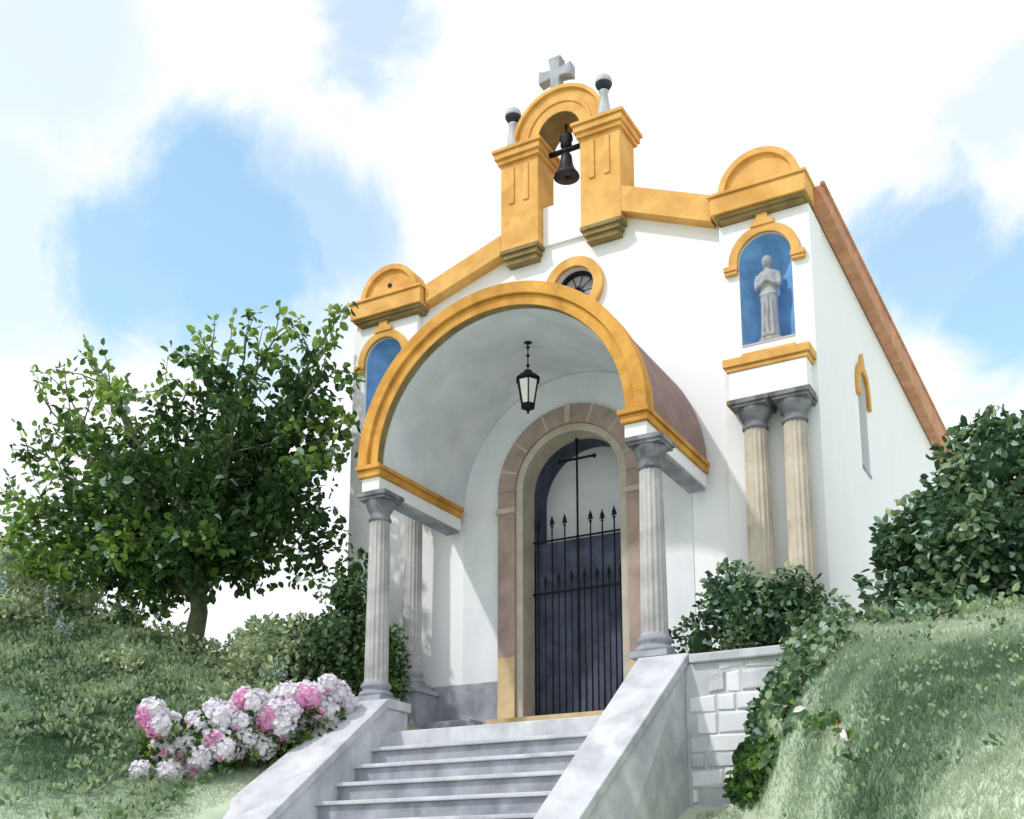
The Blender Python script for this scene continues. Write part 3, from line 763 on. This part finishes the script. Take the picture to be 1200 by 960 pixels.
def shrub(name, label, base, blobs, mats, weights, l, w, dens, group=None, cat='shrub', core=True, seed=1, spill=.08):
    """blobs: (x,y,z,r) relative to the base; leaves crowd the surface of each blob, shaded dark core inside"""
    random.seed(seed); base = Vector(base)
    T = empty(name, base); tag(T, label, cat, group)
    lf = MB(); st = MB()
    for (x, y, z, r) in blobs:
        c = Vector((x, y, z))
        st.tube([Vector((x*.3, y*.3, -.15)), Vector((x*.7, y*.7, z*.5)), c], [.03, .02, .01], 6)
        n = int(dens*r*r/(l*w))
        def pk(p, d):
            h = noise.noise((p+base)*2.3)*1.1+random.gauss(0, .22)+d.z*.22
            if random.random() < weights[3]: return 3
            return 0 if h < weights[0] else (1 if h < weights[1] else 2)
        leafcluster(lf, c, r*1.10, int(n*2.5), l, w, pk, squash=.92, shell=.45)
        for _ in range(int(n*spill)):
            d = rdir(); d.z = abs(d.z)*.8; p = c+d*r*random.uniform(1.05, 1.28); lf.leaf(p, rdir()+d, rdir(), l, w, pk(p, d))
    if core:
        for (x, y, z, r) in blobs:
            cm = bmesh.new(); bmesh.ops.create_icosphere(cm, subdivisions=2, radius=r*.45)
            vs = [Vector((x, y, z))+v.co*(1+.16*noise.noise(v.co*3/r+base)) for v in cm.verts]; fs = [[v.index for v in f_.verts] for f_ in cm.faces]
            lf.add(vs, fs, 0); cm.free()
    st.build('stems', M['twig'], T)
    lf.build('foliage', [LF[k] for k in mats], T)
    return T
def blobs_in(cx, cz, rx, rz, ry, n, r0, r1, seed, yc=0):
    random.seed(seed); o = []
    for _ in range(n):
        d = rdir(); k = random.random()**.4
        o.append((cx+d.x*rx*k, yc+d.y*ry*k, cz+d.z*rz*k, random.uniform(r0, r1)))
    return o
B4 = ['bdark', 'bmid', 'sage', 'pale']; G4 = ['dark', 'mid', 'lite', 'pale']; S4 = ['bmid', 'sage', 'sage', 'pale']
# right: clipped round shrub in front of the twin columns
shrub('round_shrub', 'dark green rounded shrub in front of the twin niche columns', (3.0, -1.3, .1), blobs_in(.0, .68, .62, .42, .35, 17, .26, .36, 5)+[(.75, .1, .55, .34), (-.62, 0, .45, .33), (.45, 0, .95, .27)], B4, (-.02, .42, 0, .10), .085, .055, 5.5, seed=11)
# right: big shrub at frame edge
shrub('large_shrub', 'large dark bluish green shrub on the bank at the right edge', (5.6, -.9, .25), blobs_in(.05, 1.1, 1.3, 1.0, .6, 42, .36, .52, 8)+[(-1.05, 0, .75, .38), (-.95, 0, .35, .4), (-.9, 0, 1.3, .34), (.0, 0, 2.1, .36), (-.75, 0, .55, .45), (-.6, 0, 1.1, .4), (-.2, 0, 1.75, .38), (.4, .1, 2.2, .33), (1.0, 0, 2.2, .42), (1.5, 0, 1.8, .5), (1.6, 0, 1., .6)], B4, (-.05, .30, 0, .09), .11, .07, 5.0, seed=12)
# green mass behind left column and under the tree
shrub('leafy_bush', 'mid green bush between the tree trunk and the porch column', (-3.1, -1.1, .3), blobs_in(-.05, .75, .65, .8, .35, 24, .26, .38, 9)+[(.35, 0, 1.5, .3), (.3, .1, 1.9, .26), (-.55, .1, .9, .36), (-1.0, .1, .6, .38), (.1, 0, 1.6, .3)], ['dark', 'bmid', 'bmid', 'pale'], (-.25, .3, 0, .02), .10, .065, 4.5, seed=13)
shrub('column_bush', 'narrow green bush between the left porch column and the rear column', (-1.98, -1.35, -.35), [(.0, 0, .5, .22), (.05, 0, .8, .25), (.02, 0, 1.1, .26), (0, 0, 1.4, .22), (-.15, 0, .9, .25), (-.1, 0, 1.3, .22)], ['dark', 'mid', 'mid', 'mid'], (.1, .5, 0, 0), .07, .045, 5.0, seed=14)
# pale hill bushes at the left
HB = [(-9.9, -.8, .62, 'pale sage bush at the far left edge of the hill', 41), (-8.7, -1.0, .5, 'sage bush on the hill between the left edge and the tree', 42), (-7.5, -.8, .45, 'low sage bush on the crest left of the tree trunk', 43),
      (-4.8, -.9, .78, 'low sage bush on the crest right of the tree trunk', 44), (-4.0, -1.1, .92, 'rounded sage bush below the right side of the tree', 45), (-6.6, -.9, .30, 'small sage bush close to the left of the tree trunk', 46), (-11.3, -.4, .85, 'tall pale bush cut by the left edge of the picture', 47),
      (-8.9, -2.1, .42, 'spreading sage bush halfway down the left bank', 48), (-3.5, -2.2, .45, 'sage bush just behind the flowering bushes', 49), (-6.0, -2.2, .30, 'small sage bush on the bank in front of the tree trunk', 50)]
for (x, y, r_, lab, sd) in HB:
    z = ground_z(x, y)
    shrub('hill_bush', lab, (x, y, z-.05), blobs_in(0, r_*.5, r_*1.5, r_*.45, r_*.8, 8, r_*.45, r_*.7, sd), ['sage', 'sage', 'sage2', 'yell'] if sd != 43 else ['bmid', 'sage', 'sage2', 'pale'], (-.15, .3, 0, .10), .095, .06, 3.2, seed=sd, group='sage bushes along the hill crest')
# ivy on the corner of the right bank
def ivy(label, pts, n, seed, mats=B4, wts=(0, .4, 0, .08), l=.10, w=.075, R=.16, group=None, name='ivy_clump', stem=True):
    random.seed(seed); b = Vector(pts[0]); T = empty(name, b); tag(T, label, 'ivy', group)
    lf = MB(); st = MB(); P = [Vector(p)-b for p in pts]
    if stem: st.tube([q_ for a_, b_ in zip(P, P[1:]) for q_ in (a_+rdir()*.02, a_.lerp(b_, .5)+rdir()*.05)], .0045, 5)
    for p in P:
        for _ in range(n):
            d = rdir(); q = p+Vector((d.x*R, d.y*R*.7-.03, d.z*R*.8))
            h = noise.noise((q+b)*3)+random.gauss(0, .2)
            mi = 3 if random.random() < wts[3] else (0 if h < wts[0] else (1 if h < wts[1] else 2))
            lf.leaf(q, rdir()*.8+Vector((0, -.3, -.5)), Vector((0, -1, .4))+rdir()*.5, l*random.uniform(.7, 1.2), w*random.uniform(.7, 1.2), mi)
    if stem: st.build('stem', M['redstem'], T)
    lf.build('leaves', [LF[k] for k in mats], T)
def gp(x, y, up=.03): return (x, y, ground_z(x, y)+up)
def bank_edge(y): return 3.30+.44*max(0,-2.4-y)+.16*noise.noise(Vector((0, y*1.3, 3)))
iv = []
random.seed(5)
def face_pts(z0, z1, x0, x1, y0, y1, n):
    o = []; k = 0
    while len(o) < n and k < 20000:
        k += 1; x, y = random.uniform(x0, x1), random.uniform(y0, y1); z = ground_z(x, y)
        if z0 < z < z1 and noise.noise(Vector((x*2.2, y*2.2, z*2.2))) > -.22: o.append((x, y, z+.05))
    return o
def ivy_patch(label, pts, n, seed, **k): ivy(label, pts, n, seed, stem=False, **k)
random.seed(8)
ivy_patch('pale and dark ivy spilling over the top corner of the right bank', face_pts(-.15, .34, 3.25, 4.3, -3.1, -2.32, 60), 22, 51, mats=['bmid', 'bmid', 'sage', 'pale'], wts=(.05, .4, 0, .14), R=.13)
ivy_patch('green ivy hanging down the left face of the right bank', face_pts(-.95, -.1, 3.2, 4.6, -3.7, -2.32, 60), 12, 52, mats=['bdark', 'bmid', 'sage', 'pale'], wts=(-.05, .4, 0, .08), R=.13)
ivy_patch('dark leafy ivy clump low on the left face of the right bank', face_pts(-1.35, -.95, 3.2, 4.2, -3.5, -2.32, 30), 30, 53, mats=['dark', 'mid', 'bmid', 'bmid'], wts=(-.05, .4, 0, .0), R=.15)
# pale fringe along the crest
fr = [gp(3.5+i*.16, -2.75+.05*math.sin(i*2.1), .05) for i in range(12)]
ivy('pale bluish creeper fringe along the crest of the right bank', fr, 42, 54, mats=['sage', 'pale', 'pale', 'bmid'], wts=(-.3, .4, 0, .1), R=.13, name='creeper', l=.085, w=.05)
v1 = [gp(4.35+i*.16, -3.0-.03*i+.05*math.sin(i*1.7), .06) for i in range(8)]
ivy('dark trailing vine lying along the upper right bank', v1, 11, 55, mats=['bdark', 'bmid', 'bmid', 'pale'], wts=(.1, .6, 0, .02), R=.10, name='trailing_vine', l=.10, w=.06)
v2 = [gp(4.15+i*.105, -3.75-i*.22, .07) for i in range(9)]
ivy('trailing vine with white blossoms running down the right bank', v2, 8, 56, mats=['bmid', 'mid', 'bmid', 'petalw'], wts=(.1, .6, 0, .12), R=.10, name='trailing_vine', l=.11, w=.06)
# pale flowering spikes at the left
def spike(x, y, h, lab, seed, k='petall'):
    random.seed(seed); b = Vector((x, y, ground_z(x, y))); T = empty('flower_spike', b); tag(T, lab, 'wildflower', 'pale flower spikes on the left bank')
    st = MB(); fl_ = MB()
    for s in range(4):
        a = random.uniform(-.25, .25); c = random.uniform(-.15, .15); top = Vector((a, c, h*random.uniform(.7, 1.1)))
        st.tube([Vector((a*.2, c*.2, -.05)), top*.5, top], .006, 5)
        for i in range(22):
            u = random.uniform(.45, 1.02); p = top*u; fl_.leaf(p, rdir(), rdir(), .065, .05, 0)
        for i in range(10):
            u = random.uniform(.05, .6); p = top*u; fl_.leaf(p, rdir()+Vector((0, 0, .6)), rdir(), .13, .04, 1)
    st.build('stem', M['twig'], T); fl_.build('blossoms', [LF[k], LF['sage']], T)
for i, (x, y, h, lab) in enumerate([(-9.0, -2.0, .85, 'tallest pale bluish flower spikes near the left edge'), (-8.2, -1.7, .7, 'pale bluish spikes between the left edge and the tree'), (-8.1, -2.9, .6, 'pale bluish spikes low on the left bank'), (-7.3, -2.2, .55, 'short pale spikes midway up the left bank'), (-3.35, -2.0, .75, 'pale bluish spikes beside the flowering bushes and column')]):
    spike(x, y, h, lab, 60+i, 'pale')

# low leafy ground cover on the left bank and along the right crest (uncountable)
random.seed(33)
gc = MB()
for (x0, x1, y0, y1, n) in ((-10.5, -2.9, -3.6, -.7, 6500), (3.6, 7.5, -3.4, -2.3, 600), (3.8, 7.2, -8.2, -3.4, 260), (-6, -2.4, -5.6, -3.6, 700)):
    for _ in range(n):
        x, y = random.uniform(x0, x1), random.uniform(y0, y1)
        h = noise.noise(Vector((x*.8, y*1.1, 21)))
        if h + .45*ss(-3.4, -1.2, y) + random.gauss(0, .30) < .08 and not (x > 3 and y < -3.4): continue
        sc_ = .45 if (x > 3 and y < -3.0) else random.uniform(.6, 1.1)
        c = Vector((x, y, ground_z(x, y)+.04)); t = noise.noise(Vector((x*1.4, y*1.4, 2)))
        for k in range(7):
            d = rdir(); d.z = abs(d.z); gc.leaf(c+d*.07, d+Vector((0, 0, .4)), rdir()+Vector((0, -.5, .8)), random.uniform(.07, .12)*sc_, random.uniform(.045, .07)*sc_, 3 if random.random() < .05 else (0 if t+random.gauss(0, .25) < -.15 else (1 if t < .5 else 2)))
go = gc.build('ground_cover', [LF['bmid'], LF['sage'], LF['sage2'], LF['pale']])
tag(go, 'low sage green leafy ground cover spread over the banks', 'ground cover', kind='stuff')

# white and pink flowering bushes beside the left parapet
def flower_bush(x, y, z, r, heads, lab, seed):
    random.seed(seed); b = Vector((x, y, ground_z(x, y)-.02))
    T = empty('flowering_bush', b); tag(T, lab, 'flowering bush', 'white and pink flowering bushes beside the left parapet')
    lf = MB(); st = MB(); zc = z-b.z
    for _ in range(int(300*r*r/.09)):
        d = rdir(); p = Vector((d.x*r*1.05, d.y*r*.8, zc*.62+d.z*zc*.5)); 
        mi = random.choice([0, 0, 1, 1, 2]) if random.random() > .05 else 3
        lf.leaf(p, d+rdir()*.7, rdir()+Vector((0, -.4, .6)), .105, .06, mi)
    for _ in range(6):
        d = rdir(); st.tube([Vector((0, 0, -.05)), Vector((d.x*r*.6, d.y*r*.5, zc*.7))], .012, 5)
    st.build('stems', M['twig'], T); lf.build('foliage', [LF['dark'], LF['mid'], LF['lite'], LF['yell']], T)
    for h in heads:
        hx, hy, hz, hr, pink = h; m = MB(); c = Vector((hx, hy, hz))-b
        pd_ = Vector((random.uniform(-.6, .6), -.6, random.uniform(-.9, -.2))).normalized()
        n = 130
        for i in range(n):
            d = rdir(); p = c+d*hr*random.uniform(.82, 1.05)
            isp = (d.dot(pd_) > (.5 if pink else .95))
            t_ = d.cross(rdir()); m.leaf(p-t_*hr*.2, t_, d+rdir()*.3, hr*.46, hr*.44, (1 if isp else (2 if random.random() < .08 else 0)))
        cm = bmesh.new(); bmesh.ops.create_icosphere(cm, subdivisions=2, radius=hr*.84)
        m.add([c+v.co for v in cm.verts], [[v.index for v in f_.verts] for f_ in cm.faces], 0); cm.free()
        m.build('flower_head', [LF['petalw'], LF['petalp'], LF['petall']], T)
def interp(u):   # along the parapet: u=0 next to the column, u=1 lowest; returns x, y, z of the flower tops
    x = -1.70-1.35*u; y = -2.6-1.5*u; z = .14-.56*u
    return x, y, z
labs = ['topmost flowering bush, white and pink, next to the left porch column', 'white and pink flowering bush second below the left porch column', 'flowering bush with pale blooms in the middle of the row', 'pink flecked flowering bush near the lower end of the parapet', 'lowest flowering bush at the left end of the row with cream foliage']
for i, lab in enumerate(labs):
    u = (i+.5)/5; x, y, z = interp(u); hs = []
    random.seed(80+i)
    for k in range(13):
        uu = u+random.uniform(-.11, .11); hx, hy, hz = interp(uu)
        hs.append((hx-random.uniform(-.06, .2)-.02, hy+random.uniform(-.25, .12), hz-random.uniform(-.10, .50)*(.6+u*.8), random.uniform(.12, .175), random.random() < .4))
    flower_bush(x-.22, y, z-.05, .34, hs, lab, 90+i)

# ------------------------------------------------------------------ camera
cam = bpy.data.cameras.new('camera'); co = bpy.data.objects.new('camera', cam); COL.objects.link(co)
co.location = (6.7912, -13.7046, -2.2516); co.rotation_euler = (PI/2+.2, 0, .507)
cam.sensor_width = 36; cam.sensor_fit = 'HORIZONTAL'; cam.lens = 40.5; cam.shift_y = (770-480)/1200
cam.clip_end = 2000; cam.clip_start = .05
sc.camera = co

# ------------------------------------------------------------------ world: Nishita blue seen through gaps in white cloud
SUN_EL, SUN_AZ = math.radians(50), math.radians(0)
w = bpy.data.worlds.new('World'); sc.world = w; w.use_nodes = True
N = w.node_tree.nodes; L = w.node_tree.links; N.clear()
out = N.new('ShaderNodeOutputWorld'); tc = N.new('ShaderNodeTexCoord')
sky = N.new('ShaderNodeTexSky'); sky.sky_type = 'NISHITA'; sky.sun_disc = False; sky.sun_elevation = SUN_EL
SD = Vector((-.45, -.70, .90)).normalized()      # direction towards the sun
sky.sun_rotation = math.atan2(SD.x, SD.y); sky.sun_elevation = math.asin(SD.z)
sky.air_density = 1.0; sky.dust_density = .6; sky.ozone_density = 1.0
bgs = N.new('ShaderNodeBackground'); bgs.inputs['Strength'].default_value = .12
hue = N.new('ShaderNodeMix'); hue.data_type = 'RGBA'; hue.blend_type = 'MULTIPLY'; hue.inputs[0].default_value = 1; hue.inputs[7].default_value = (1.9, 2.7, 2.45, 1)
L.new(sky.outputs[0], hue.inputs[6]); L.new(hue.outputs[2], bgs.inputs['Color'])
bgc = N.new('ShaderNodeBackground'); bgc.inputs['Strength'].default_value = 1.1; bgc.inputs['Color'].default_value = (.97, 1.0, 1.05, 1)
nz = N.new('ShaderNodeTexNoise'); nz.inputs['Scale'].default_value = 7.5; nz.inputs['Detail'].default_value = 7; nz.inputs['Roughness'].default_value = .62
nz.inputs['Distortion'].default_value = .4
L.new(tc.outputs['Generated'], nz.inputs['Vector'])
warp = N.new('ShaderNodeVectorMath'); warp.operation = 'MULTIPLY_ADD'; warp.inputs[1].default_value = (.16, .16, .16)
sub = N.new('ShaderNodeVectorMath'); sub.operation = 'SUBTRACT'; sub.inputs[1].default_value = (.5, .5, .5)
L.new(nz.outputs['Color'], sub.inputs[0]); L.new(sub.outputs[0], warp.inputs[0]); L.new(tc.outputs['Generated'], warp.inputs[2])
patches = [((-.603, .612, .513), .105, .95), ((-.665, .576, .475), .085, .9), ((-.552, .644, .53), .08, .75), ((-.60, .64, .47), .09, .6), ((-.461, .604, .65), .06, .6),
           ((-.655, .454, .604), .10, .35), ((-.110, .872, .475), .075, .85), ((-.064, .899, .434), .07, .9), ((-.042, .835, .548), .05, .3), ((-.72, .50, .47), .10, .35),
           ((.5, .6, .62), .3, .7), ((-.9, .1, .4), .25, .7), ((.7, -.5, .5), .25, .6)]
acc = None
for d, rad, k in patches:
    dv = N.new('ShaderNodeVectorMath'); dv.operation = 'DISTANCE'; dv.inputs[1].default_value = Vector(d).normalized(); L.new(warp.outputs[0], dv.inputs[0])
    mr = N.new('ShaderNodeMapRange'); mr.interpolation_type = 'SMOOTHSTEP'; mr.inputs['From Min'].default_value = rad*.5; mr.inputs['From Max'].default_value = rad*1.15
    mr.inputs['To Min'].default_value = k*.84; mr.inputs['To Max'].default_value = 0; L.new(dv.outputs['Value'], mr.inputs['Value'])
    if acc is None: acc = mr.outputs['Result']
    else:
        mx = N.new('ShaderNodeMath'); mx.operation = 'MAXIMUM'; L.new(acc, mx.inputs[0]); L.new(mr.outputs['Result'], mx.inputs[1]); acc = mx.outputs[0]
ms = N.new('ShaderNodeMixShader'); L.new(acc, ms.inputs[0]); L.new(bgc.outputs[0], ms.inputs[1]); L.new(bgs.outputs[0], ms.inputs[2])
L.new(ms.outputs[0], out.inputs['Surface'])

# sun
sl = bpy.data.lights.new('sun', 'SUN'); sl.energy = 2.2; sl.angle = math.radians(2); sl.color = (1, .97, .93)
so = bpy.data.objects.new('sun', sl); COL.objects.link(so); so.rotation_euler = SD.to_track_quat('Z', 'Y').to_euler()

sc.view_settings.view_transform = 'Standard'; sc.view_settings.look = 'None'; sc.view_settings.exposure = 0; sc.view_settings.gamma = 1
